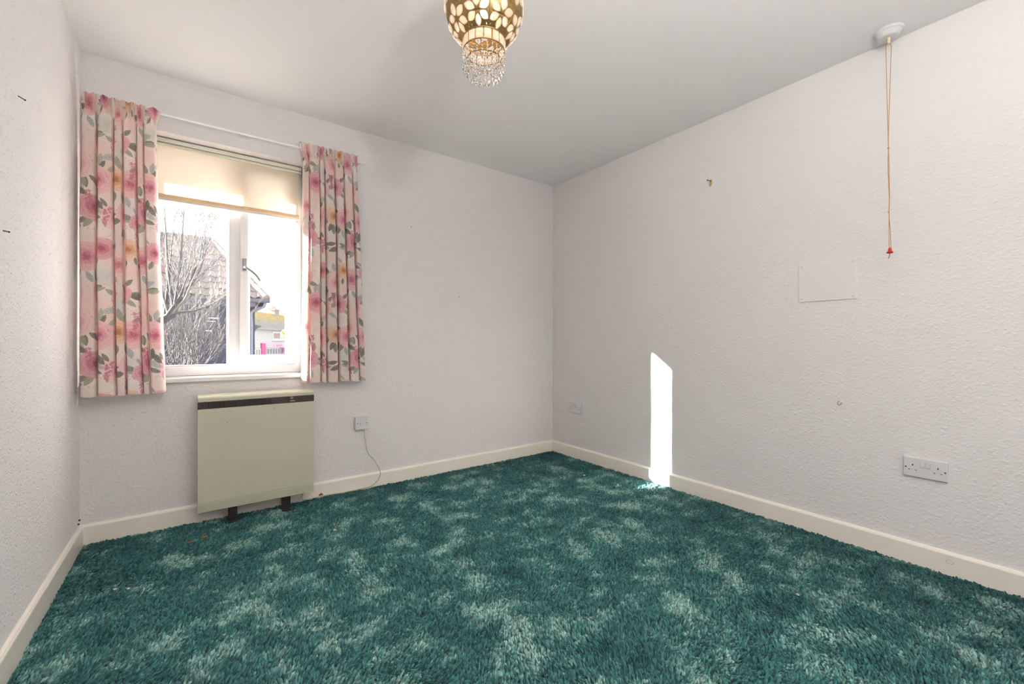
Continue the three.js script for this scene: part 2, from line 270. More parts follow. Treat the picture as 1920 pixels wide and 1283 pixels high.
// ---------- cable outlet and its flex ----------
{
  const f = thing('cable_outlet', 'square white fused cable outlet on a raised box right of the heater', 'outlet', [1.345, 0.442, 0]);
  part('back_box', rbox(-0.041, 0.041, -0.041, 0.041, 0, 0.029, 0.003), agedPlastic, f);
  part('face_plate', rbox(-0.0425, 0.0425, -0.0425, 0.0425, 0.0285, 0.037, 0.003), whitePlastic, f);
  part('fuse_holder', [rbox(-0.011, 0.013, -0.012, 0.01, 0.036, 0.0395, 0.002)], whitePlastic, f);
  part('fuse_groove', rbox(-0.0125, -0.0105, -0.012, 0.01, 0.0365, 0.0378, 0.0004, 1), std(lin(0.3, 0.28, 0.26), 0.7), f);
  for (const x of [-0.03, 0.03]) part('screw', cyl(0.0032, 0.0032, 0.003, [x, 0.001, 0.037], 'z', 12), std(lin(0.12, 0.12, 0.12), 0.5, { metalness: 0.4 }), f);
  const flex = std(lin(0.56, 0.53, 0.4), 0.5);
  tag(part('power_cable', tube([[1.358, 0.405, 0.03], [1.362, 0.385, 0.032], [1.37, 0.309, 0.036], [1.387, 0.235, 0.037], [1.43, 0.182, 0.037], [1.464, 0.118, 0.037], [1.47, 0.08, 0.036], [1.455, 0.043, 0.034], [1.42, 0.014, 0.03], [1.37, 0.004, 0.026], [1.22, 0.003, 0.025], [1.1, 0.008, 0.026], [1.05, 0.006, 0.028], [1.003, 0.006, 0.031], [0.984, 0.018, 0.031], [0.99, 0.05, 0.03], [1.0, 0.13, 0.027]], 0.0033, 160, 8), flex, scene), 'thin greenish cream flex running from the cable outlet along the skirting to the heater', 'cable');
  tag(part('cable_clip', [rbox(1.082, 1.106, 0.008, 0.02, 0.0165, 0.026, 0.003), rbox(1.09, 1.098, 0.016, 0.024, 0.0165, 0.024, 0.002)], std(lin(0.25, 0.09, 0.03), 0.7), scene), 'small rust brown cable clip on the skirting right of the heater', 'clip');
}
// ---------- wall sockets ----------
function socket(label, at) { // faces +z, then turned to the right wall
  const t = thing('double_socket', label, 'socket', at, -Math.PI / 2, 'double sockets on the right wall');
  part('face_plate', rbox(-0.073, 0.073, -0.043, 0.043, 0, 0.0125, 0.0035, 3), whitePlastic, t);
  for (const x of [-0.0095, 0.0095]) { const r = part('switch', rbox(x - 0.0065, x + 0.0065, 0.004, 0.024, 0.011, 0.0155, 0.002), whitePlastic, t); part('switch_gap', rbox(x - 0.0075, x + 0.0075, 0.003, 0.025, 0.0118, 0.0128, 0.0004, 1), std(lin(0.35, 0.34, 0.33), 0.7), r); }
  for (const x of [-0.041, 0.041]) { part('earth_slot', rbox(x - 0.0022, x + 0.0022, 0.006, 0.014, 0.0115, 0.0129, 0.0005, 1), darkHole, t); for (const dx of [-0.011, 0.011]) part('pin_slot', rbox(x + dx - 0.0034, x + dx + 0.0034, -0.0135, -0.0095, 0.0115, 0.0129, 0.0005, 1), std(lin(0.18, 0.17, 0.16), 0.8), t); }
  for (const x of [-0.064, 0.064]) part('screw', cyl(0.0034, 0.0034, 0.002, [x, -0.002, 0.0125], 'z', 12), std(lin(0.06, 0.06, 0.06), 0.5, { metalness: 0.3 }), t);
}
socket('white double socket low on the right wall, close to the far corner', [W, 0.421, 0.298]);
socket('white double socket low on the right wall, nearest the camera', [W, 0.43, 2.481]);
// ---------- small things on the right wall ----------
{
  const p = thing('blanking_plate', 'painted over blank plate screwed flat on the right wall', 'wall plate', [W, 1.305, 2.108], -Math.PI / 2);
  part('plate', rbox(-0.126, 0.126, -0.101, 0.101, 0, 0.0055, 0.004, 3), std(lin(0.775, 0.748, 0.735), 0.7), p);  // wall paint in its darkened copy, dim light included in the colour
  for (const [x, y] of [[-0.112, 0.086], [0.112, 0.086], [-0.112, -0.086], [0.112, -0.086]]) part('screw', cyl(0.0045, 0.0045, 0.002, [x, y, 0.0055], 'z', 14), std(lin(0.6, 0.58, 0.55), 0.6), p);
  const k = thing('picture_hook', 'small brass picture hook with a nail high on the right wall', 'hook', [W, 1.994, 1.489], -Math.PI / 2);
  part('hook', [tube([[0, 0.018, 0.002], [0.001, 0.004, 0.003], [0, -0.012, 0.003], [0, -0.02, 0.008], [0, -0.018, 0.014], [0, -0.008, 0.016]], 0.0035, 24, 8), rbox(-0.006, 0.006, -0.008, 0.02, 0, 0.0025, 0.001)], brass, k);
  part('nail', [tube([[0.004, 0.008, 0.001], [-0.004, 0.0125, 0.012], [-0.011, 0.016, 0.02]], 0.0022, 8, 8), cyl(0.004, 0.004, 0.003, [-0.011, 0.016, 0.021], 'z', 10)], std(lin(0.05, 0.03, 0.015), 0.5, { metalness: 0.6 }), k);
  const c = thing('cup_hook', 'small white screw-in wire hook low on the right wall below the blank plate', 'hook', [W, 0.688, 2.176], -Math.PI / 2);
  part('base', cyl(0.004, 0.006, 0.01, [0, 0, 0.005], 'z', 14), whitePlastic, c);
  part('wire', tube([[0, 0, 0.01], [-0.001, -0.004, 0.02], [-0.004, -0.011, 0.028], [-0.009, -0.008, 0.035], [-0.01, 0.004, 0.034], [-0.005, 0.009, 0.028]], 0.0018, 30, 8), std(lin(0.25, 0.24, 0.23), 0.3, { metalness: 0.8 }), c);
  part('paint_ring', new THREE.TorusGeometry(0.008, 0.0012, 8, 24).translate(0.018, -0.006, 0.0005), std(lin(0.7, 0.68, 0.66), 0.7), c);
}
// ---------- pull cord on the ceiling ----------
{
  const p = thing('pull_cord', 'white ceiling pull switch with a long knotted orange cord and red toggle', 'pull cord', [2.975, H, 2.372]);
  part('ceiling_rose', new THREE.LatheGeometry([[0, -0.034], [0.03, -0.034], [0.037, -0.031], [0.043, -0.018], [0.046, -0.012], [0.051, -0.011], [0.0525, -0.008], [0.0525, 0]].map((q) => new THREE.Vector2(...q)), 40), whitePlastic, p);
  part('outlet', [cyl(0.009, 0.006, 0.02, [0, -0.042, 0]), new THREE.SphereGeometry(0.0065, 12, 8).translate(0, -0.052, 0)], phys(lin(0.75, 0.66, 0.4), 0.4), p);
  const cord = std(lin(0.5, 0.27, 0.12), 0.7), a = Math.cos(0.62), b = Math.sin(0.62); // the two strands hang side by side
  const strand = (offs, name) => part(name, tube(offs.map(([o, y]) => [o * a, y, o * b]), 0.0014, 80, 6), cord, p);
  strand([[-0.004, -0.052], [-0.011, -0.066], [-0.0105, -0.15], [-0.007, -0.3], [-0.003, -0.43], [0.0, -0.53]], 'cord');
  strand([[0.004, -0.052], [0.0105, -0.066], [0.009, -0.15], [0.005, -0.3], [0.001, -0.43], [0.0, -0.53]], 'cord');
  strand([[0, -0.53], [-0.002, -0.6], [0.001, -0.68], [0.004, -0.76], [0.003, -0.82], [0.009, -0.9], [0.013, -0.985]], 'cord');
  strand([[0, -0.53], [0.003, -0.6], [0.004, -0.68], [0.006, -0.76], [0.004, -0.82], [0.004, -0.9], [0.005, -0.985]], 'cord');
  for (const [y, o, q] of [[-0.53, 0, 0.0042], [-0.82, 0.003, 0.003]]) part('knot', new THREE.SphereGeometry(q, 10, 8).translate(o, y, 0), cord, p);
  part('toggle', new THREE.LatheGeometry([[0, -0.0], [0.004, -0.001], [0.0065, -0.008], [0.007, -0.014], [0.012, -0.021], [0.0125, -0.025], [0.006, -0.027], [0, -0.026]].map((q) => new THREE.Vector2(...q)), 20).translate(0.008 * a, -0.98, 0.008 * b), phys(lin(0.5, 0.02, 0.01), 0.35), p).userData.label = 'red bell-shaped toggle';
  part('cord_end', tube([[0.008 * a, -1.004, 0.008 * b], [0.006 * a, -1.016, 0.006 * b], [0.001 * a, -1.03, 0.001 * b]], 0.0016, 10, 6), std(lin(0.2, 0.12, 0.08), 0.8), p);
}
// ---------- marks left in the walls ----------
function nail(label, at, dir, r = 0.0018) { tag(part('wall_nail', [tube([[0, 0, 0], dir.map((d) => d * 0.5), dir], r, 6, 6), new THREE.SphereGeometry(r * 1.5, 8, 6).translate(...dir)], std(lin(0.04, 0.035, 0.03), 0.6, { metalness: 0.3 }), scene, at), label, 'nail'); }
nail('bent wire nail high on the left wall beside the curtain', [-0.001, 1.768, 0.903], [0.012, -0.001, -0.022]);
nail('bent wire nail halfway up the left wall at the photo edge', [-0.001, 1.314, 1.03], [0.01, 0.0, -0.014]);
nail('lower of two dark hole marks in the left wall above the skirting corner', [-0.001, 0.108, 0.036], [0.004, 0, 0.001], 0.003);  // this and the next are dark studs standing in for two holes
nail('upper of two dark hole marks in the left wall above the skirting corner', [-0.001, 0.121, 0.018], [0.004, 0, 0.001], 0.003);
nail('tiny nail stub in the window wall right of the right curtain top', [1.7, 1.816, -0.001], [0.002, -0.002, 0.008]);
nail('tiny nail stub in the window wall halfway to the far corner', [2.095, 1.333, -0.001], [0.006, 0.002, 0.006]);

// ---------- pendant lamp ----------
{
  const L = [1.262, 2.148, 1.665], RAD = 0.134;
  const p = thing('pendant_lamp', 'openwork brass globe pendant lamp with crystal petals and hanging bead fringe', 'lamp', L);
  const gilt = std(lin(0.3, 0.19, 0.07), 0.38, { metalness: 0.75 });
  const petalGlass = phys(lin(1, 0.93, 0.86), 0.55, { transmission: 0.9, thickness: 0, ior: 1.45 });
  const crystal = phys(lin(1, 0.96, 0.93), 0.04, { transmission: 1, thickness: 0.01, ior: 1.5 });
  const sph = (lon, lat, r = RAD) => new THREE.Vector3(r * Math.cos(lat) * Math.sin(lon), r * Math.sin(lat), r * Math.cos(lat) * Math.cos(lon));
  // pierced shell: cells of flowers, each with six petal holes and four corner slits, wrapped on the sphere
  const COLS = 8, LAT0 = -1.0, LAT1 = 1.1, ROWS = 3, cw = 2 * Math.PI / COLS, ch = (LAT1 - LAT0) / ROWS, shell = [], petals = [];
  const leafPath = (cx, cy, a, d0, d1, w, kx, n = 8) => { const out = []; for (let i = 0; i < 2 * n; i++) { const t = i < n ? i / n : (2 * n - i) / n, s = i < n ? 1 : -1, r = lerp(d0, d1, t), q = s * w * Math.sin(Math.PI * t) ** 0.8; out.push([cx + (r * Math.cos(a) - q * Math.sin(a)) * kx, cy + r * Math.sin(a) + q * Math.cos(a)]); } return out; };
  for (let row = 0; row < ROWS; row++) for (let col = 0; col < COLS; col++) {
    const lat = LAT0 + (row + 0.5) * ch, lon = (col + (row % 2 ? 0.5 : 0)) * cw, kx = 1 / Math.cos(lat);
    const cell = new THREE.Shape(), e = 6;
    for (let side = 0; side < 4; side++) for (let i = 0; i < e; i++) { const t = i / e - 0.5, [x, y] = [[t, -0.5], [0.5, t], [-t, 0.5], [-0.5, -t]][side]; (side + i ? cell.lineTo : cell.moveTo).call(cell, x * cw, y * ch); }
    cell.closePath();
    const big = ch * 0.5;
    const holes = [];
    for (let k = 0; k < 6; k++) { const hpath = leafPath(0, 0, k * Math.PI / 3 + 0.52, big * 0.22, big * 0.97, big * 0.245, Math.min(kx, cw / ch / 0.92)); holes.push(hpath); petals.push([lon, lat, hpath]); }
    for (const [sx, sy] of [[1, 1], [1, -1], [-1, 1], [-1, -1]]) { const q = leafPath(sx * cw * 0.4, sy * ch * 0.4, sx * sy * 0.9, -0.035, 0.035, 0.018, 1, 4); holes.push(q); }
    for (const q of holes) cell.holes.push(new THREE.Path(q.map((v) => new THREE.Vector2(...v))));
    for (const r of [RAD, RAD - 0.002]) {
      const g = new THREE.ShapeGeometry(cell), a = g.attributes.position;
      for (let i = 0; i < a.count; i++) { const v = sph(lon + a.getX(i), lat + a.getY(i), r); a.setXYZ(i, v.x, v.y, v.z); }
      g.computeVertexNormals(); shell.push(g);
    }
  }
  gilt.side = THREE.DoubleSide;
  part('shade', shell, gilt, p);
  petals.forEach(([lon, lat, path]) => { // faceted cabochon over each petal hole
    let mx = 0, my = 0; for (const [x, y] of path) { mx += x / path.length; my += y / path.length; }
    const v = [], f = [], n = path.length, put = (x, y, r) => v.push(...sph(lon + x, lat + y, r).toArray());
    for (const [x, y] of path) put(mx + (x - mx) * 1.1, my + (y - my) * 1.1, RAD + 0.0008);
    for (const [x, y] of path) put(mx + (x - mx) * 0.62, my + (y - my) * 0.62, RAD + 0.0045);
    put(mx, my, RAD + 0.0052);
    for (let i = 0; i < n; i++) { const j = (i + 1) % n; f.push(i, j, n + i, j, n + j, n + i, n + i, n + j, 2 * n); }
    const g = new THREE.BufferGeometry(); g.setAttribute('position', new THREE.Float32BufferAttribute(v, 3)); g.setIndex(f); g.computeVertexNormals();
    part('crystal_petal', g, petalGlass, p);
  });
  const ring = (r, y, t) => new THREE.TorusGeometry(r, t, 8, 60).rotateX(Math.PI / 2).translate(0, y, 0);
  const yb = RAD * Math.sin(LAT0), rb = RAD * Math.cos(LAT0), yt = RAD * Math.sin(LAT1), rt = RAD * Math.cos(LAT1);
  part('rim', [ring(rb + 0.001, yb, 0.0028), ring(rb - 0.001, yb - 0.036, 0.0022), ring(rb - 0.014, yb - 0.066, 0.002), ...Array.from({ length: 16 }, (_, k) => { const a = (k + 0.5) / 16 * 6.2832; return cyl(0.0011, 0.0011, 0.036, [rb * Math.sin(a), yb - 0.018, rb * Math.cos(a)], 'y', 6); }), ...Array.from({ length: 4 }, (_, k) => { const a = k / 4 * 6.2832 + 0.4; return tube([[rb * Math.sin(a), yb - 0.036, rb * Math.cos(a)], [(rb - 0.014) * Math.sin(a), yb - 0.066, (rb - 0.014) * Math.cos(a)]], 0.0012, 2, 6); })], gilt, p);
  part('top_collar', [ring(rt, yt, 0.003), cyl(0.012, 0.012, 0.05, [0, yt + 0.03, 0]), ...[0, 1, 2, 3].map((k) => tube([[rt * Math.sin(k * 1.571), yt, rt * Math.cos(k * 1.571)], [0.03 * Math.sin(k * 1.571), yt + 0.02, 0.03 * Math.cos(k * 1.571)], [0.008 * Math.sin(k * 1.571), yt + 0.03, 0.008 * Math.cos(k * 1.571)]], 0.002, 8, 6))], gilt, p);
  part('flex', cyl(0.003, 0.003, H - L[1] - yt - 0.05, [0, (H - L[1] + yt + 0.05) / 2, 0], 'y', 8), whitePlastic, p);
  part('ceiling_rose', new THREE.LatheGeometry([[0, -0.03], [0.015, -0.03], [0.04, -0.015], [0.045, 0]].map((q) => new THREE.Vector2(...q)), 32).translate(0, H - L[1], 0), whitePlastic, p);
  for (let k = 0; k < 16; k++) { // flat square crystals between the rings
    const a = k / 16 * 6.2832, g = rbox(-0.0115, 0.0115, -0.016, 0.016, -0.0018, 0.0018, 0.0012, 1).translate(0, yb - 0.018, rb).rotateY(a);
    part('square_crystal', g, petalGlass, p);
  }
  const bead = (y, r, s = 1.25) => { const g = new THREE.OctahedronGeometry(r, 0).scale(1, s, 1); g.translate(0, y, 0); return g; };
  function strands(n, r, y, count, size, phase) {
    for (let k = 0; k < n; k++) {
      const a = (k + phase) / n * 6.2832, geo = []; let yy = y;
      for (let j = 0; j < count; j++) { const s = j === count - 1 ? size * 1.25 : size; geo.push(bead(yy - s * 1.3, s, j === count - 1 ? 2.1 : 1.25)); yy -= s * 2.7; }
      const g = mergeGeometries(geo); g.translate(r * Math.sin(a), 0, r * Math.cos(a));
      part('crystal_strand', g, crystal, p);
    }
  }
  strands(26, rb - 0.001, yb - 0.039, 5, 0.0045, 0.3);
  strands(22, rb - 0.014, yb - 0.068, 4, 0.0048, 0);
  strands(14, rb - 0.036, yb - 0.074, 4, 0.0052, 0.5);
  // lamp: a glowing bulb with its light inside
  const warm = lin(1, 0.78, 0.52);
  const bulb = part('bulb', new THREE.LatheGeometry([[0, -0.052], [0.016, -0.049], [0.027, -0.036], [0.03, -0.02], [0.027, -0.004], [0.018, 0.016], [0.013, 0.03], [0, 0.034]].map((q) => new THREE.Vector2(...q)), 24), new THREE.MeshStandardMaterial({ color: '#ffffff', roughness: 0.5, emissive: warm, emissiveIntensity: 1.6 }), p);
  part('lamp_holder', [cyl(0.015, 0.015, 0.05, [0, 0.056, 0]), cyl(0.003, 0.003, 0.06, [0, 0.1, 0])], whitePlastic, p);
  const lamp = new THREE.PointLight(lin(1, 0.82, 0.62), 0.12, 0, 2);
  lamp.position.set(0, -0.018, 0); lamp.castShadow = true; lamp.shadow.radius = 3; lamp.name = 'lamp_light';
  p.add(lamp);
}

{ // unseen bowl pendant, added behind the camera as fill light for the room
  const p = thing('added_fill_pendant', 'white metal bowl uplighter added behind the camera to fill the room with light', 'lamp', [0.95, 1.72, 3.4]);
  const bowl = [[0.001, -0.11], [0.06, -0.105], [0.12, -0.075], [0.155, -0.03], [0.168, 0.02], [0.172, 0.022], [0.17, 0.026], [0.164, 0.022], [0.15, -0.028], [0.116, -0.07], [0.058, -0.1], [0.001, -0.105]];
  part('bowl', new THREE.LatheGeometry(bowl.map((q) => new THREE.Vector2(...q)), 48), std(lin(0.85, 0.85, 0.83), 0.5, { side: THREE.DoubleSide }), p);
  part('bulb', new THREE.SphereGeometry(0.07, 24, 16).translate(0, -0.025, 0), new THREE.MeshStandardMaterial({ color: '#ffffff', roughness: 0.3, emissive: lin(1, 0.96, 0.92), emissiveIntensity: 3 }), p);
  for (let k = 0; k < 3; k++) { const a = k * 2.0944; part('chain', tube([[0.165 * Math.sin(a), 0.022, 0.165 * Math.cos(a)], [0.08 * Math.sin(a), 0.32, 0.08 * Math.cos(a)], [0.01 * Math.sin(a), H - 1.72 - 0.02, 0.01 * Math.cos(a)]], 0.002, 12, 6), whitePlastic, p); }
  part('ceiling_rose', cyl(0.045, 0.04, 0.03, [0, H - 1.72 - 0.015, 0]), whitePlastic, p);
  const l = new THREE.PointLight(lin(1, 0.97, 0.94), 12, 0, 2); l.position.set(0, -0.025, 0); l.castShadow = true; l.shadow.radius = 3.5; l.name = 'added_fill_light'; p.add(l);
}

// ---------- carpet ----------
{
  const R = rng(4242);
  // one yarn tuft: a short leaning, slightly bulging spindle
  const ring = [[0.0, 0.55], [0.45, 0.9], [0.8, 0.95], [1, 0.25]], sides = 5, v = [], f = [];
  ring.forEach(([h, r]) => { for (let k = 0; k < sides; k++) { const a = k / sides * 6.2832 + h * 1.2; v.push(r * Math.cos(a) + h * h * 0.55, h, r * Math.sin(a)); } });
  v.push(0.72, 1.12, 0);
  for (let j = 0; j < 3; j++) for (let k = 0; k < sides; k++) { const a = j * sides + k, b = j * sides + (k + 1) % sides; f.push(a, a + sides, b, b, a + sides, b + sides); }
  for (let k = 0; k < sides; k++) f.push(3 * sides + k, 4 * sides, 3 * sides + (k + 1) % sides);
  const tuft = new THREE.BufferGeometry(); tuft.setAttribute('position', new THREE.Float32BufferAttribute(v, 3)); tuft.setIndex(f); tuft.computeVertexNormals();
  const fwd = [Math.sin(0.6341), -Math.cos(0.6341)];
  const spots = [], step = 0.0064;
  for (let z = 0.018; z < REAR - 0.018; z += step) for (let x = 0.018; x < W - 0.018; x += step) {
    const depth = (x - 0.459) * fwd[0] + (z - 2.925) * fwd[1], side = (x - 0.459) * -fwd[1] + (z - 2.925) * fwd[0];
    const seen = depth > 0.75 && Math.abs(side) < depth * 1.25 + 0.35;
    if (!seen && R() > 0.16) continue;
    spots.push([x + (R() - 0.5) * step * 1.7, z + (R() - 0.5) * step * 1.7, seen ? 1 : 2.3]);
  }
  const pile = new THREE.InstancedMesh(tuft, std('#ffffff', 1), spots.length);
  pile.name = numbered('carpet'); pile.userData.kind = 'stuff'; pile.receiveShadow = pile.castShadow = true;
  tag(pile, 'mottled teal green deep pile carpet covering the whole floor', 'carpet');
  const m = new THREE.Matrix4(), q = new THREE.Quaternion(), e = new THREE.Euler(), c = new THREE.Color(), pos = new THREE.Vector3(), sc = new THREE.Vector3();
  const deep = lin(0.013, 0.066, 0.068), teal = lin(0.036, 0.135, 0.132), mid = lin(0.082, 0.212, 0.196), light = lin(0.225, 0.375, 0.34);
  const P = 0.255;
  spots.forEach(([x, z, big], i) => {
    // printed pattern: staggered soft patches
    const wx = x + 0.07 * noise(x * 5, z * 5, 1) + 0.1 * noise(x * 1.7, z * 1.7, 8), wz = z + 0.07 * noise(x * 5, z * 5, 4) + 0.1 * noise(x * 1.7, z * 1.7, 12);
    const row = Math.round(wz / (P * 0.62)), dz = wz / (P * 0.62) - row, gx = wx / P + (row & 1 ? 0.5 : 0), col = Math.round(gx), dx = gx - col;
    const kind = noise(col * 1.37 + 40, row * 2.11 + 9, 2);
    const blob = Math.exp(-((dx * 2.2) ** 2 + (dz * 1.7) ** 2)) * (0.75 + 0.7 * kind);
    const grain = noise(x * 38, z * 38, 3), fine = noise(x * 95, z * 95, 7), coarse = noise(x * 3.1, z * 3.1, 6), mid2 = noise(x * 11, z * 11, 5);
    const field = 0.5 * blob + 0.5 * mid2 + 0.5 * noise(x * 5.3, z * 5.3, 17) + 0.1 + 0.16 * coarse + 0.34 * grain + 0.4 * fine;
    const pale = smooth(0.16, 0.95, field), dark = smooth(0.12, -0.45, field - 0.25 * coarse);
    c.copy(teal).lerp(deep, dark).lerp(mid, smooth(0, 0.45, pale)).lerp(light, smooth(0.35, 1.0, pale));
    // walked-on areas lean different ways; seams open where the pile parts
    const ux = x * 0.94 - z * 0.34, uz = x * 0.34 + z * 0.94;
    const seam = 1 - Math.abs(noise(ux * 3.2 + 0.3 * noise(ux * 14, uz * 14), uz * 13, 9)) * 2.6, part_ = smooth(0.62, 0.92, seam) * smooth(-0.15, 0.15, noise(x * 1.3, z * 1.3, 14) + 0.06);
    const clump = noise(x * 75, z * 75, 21), clump2 = noise(ux * 42, uz * 105, 23);
    const edge = Math.min(x, W - x, z) < 0.05 ? 0.75 : 1;
    const h = (0.0135 + 0.0075 * clump + 0.0075 * clump2 + 0.006 * (R() - 0.5)) * (1 - 0.6 * part_) * edge;
    const az = 2.5 * noise(x * 1.6, z * 1.6, 30) + 1.4 * noise(x * 22, z * 22, 31) + (R() - 0.5) * 1.3 + 0.6;
    e.set((R() - 0.5) * 0.5, az, -0.35 - 0.35 * (0.5 + noise(x * 9, z * 9, 33)) + (R() - 0.5) * 0.3, 'YXZ'); q.setFromEuler(e);
    const w = (0.0029 + 0.0013 * R()) * big;
    pos.set(x, -0.0105, z); sc.set(w, h, w); m.compose(pos, q, sc); pile.setMatrixAt(i, m);
    const tone = 0.45 + 1.1 * R(); const areaTone = lerp(0.74, 1.1, smooth(2.95, 1.9, x + 0.3 * noise(x * 2, z * 2, 40))) * lerp(0.72, 1, smooth(0.02, 0.4, z + 0.1 * noise(x * 4, z * 4, 41)));  // pile colour gets darker towards the right wall and the window wall
    c.multiplyScalar(tone * areaTone); pile.setColorAt(i, c);
  });
  scene.add(pile);
}
// crumbs on the carpet
function crumb(name, label, at, r, color, seed, flat = 0.45) {
  const g = new THREE.IcosahedronGeometry(r, 1), a = g.attributes.position;
  for (let i = 0; i < a.count; i++) { const k = 1 + 0.6 * noise(a.getX(i) / r * 1.3 + seed, a.getY(i) / r * 1.3, a.getZ(i) / r * 1.3); a.setXYZ(i, a.getX(i) * k, a.getY(i) * k * flat, a.getZ(i) * k * 1.3); }
  g.computeVertexNormals(); const o = part(name, g, std(color, 0.8), scene, at); o.rotation.y = seed; return tag(o, label, 'debris');
}
crumb('dry_leaf', 'brown dry leaf scrap on the carpet left of the heater feet, the larger one', [0.49, 0.006, 0.28], 0.011, lin(0.3, 0.13, 0.03), 2);
crumb('dry_leaf', 'brown dry leaf scrap on the carpet left of the heater feet, the smaller one', [0.435, 0.006, 0.305], 0.008, lin(0.25, 0.1, 0.04), 5);
crumb('crumb', 'cream crumb on the carpet in front of the heater', [1.04, 0.006, 0.58], 0.007, lin(0.75, 0.6, 0.42), 7);
crumb('crumb', 'pale crumb on the carpet near the left wall, the left one of two', [0.199, 0.006, 0.627], 0.0045, lin(0.7, 0.5, 0.35), 11);
crumb('crumb', 'pale crumb on the carpet near the left wall, the right one of two', [0.241, 0.006, 0.653], 0.005, lin(0.7, 0.55, 0.42), 13);
crumb('crumb', 'yellowish crumb on the carpet just in front of the sunlit strip', [2.753, 0.006, 0.703], 0.007, lin(0.55, 0.42, 0.15), 15);
crumb('crumb', 'ochre crumb on the carpet by the skirting of the window wall near the far corner', [2.363, 0.006, 0.089], 0.007, lin(0.5, 0.33, 0.1), 17);
crumb('crumb', 'pinkish pebble-like crumb on the carpet near the right foreground', [2.35, 0.006, 2.24], 0.006, lin(0.5, 0.36, 0.3), 9, 0.6);

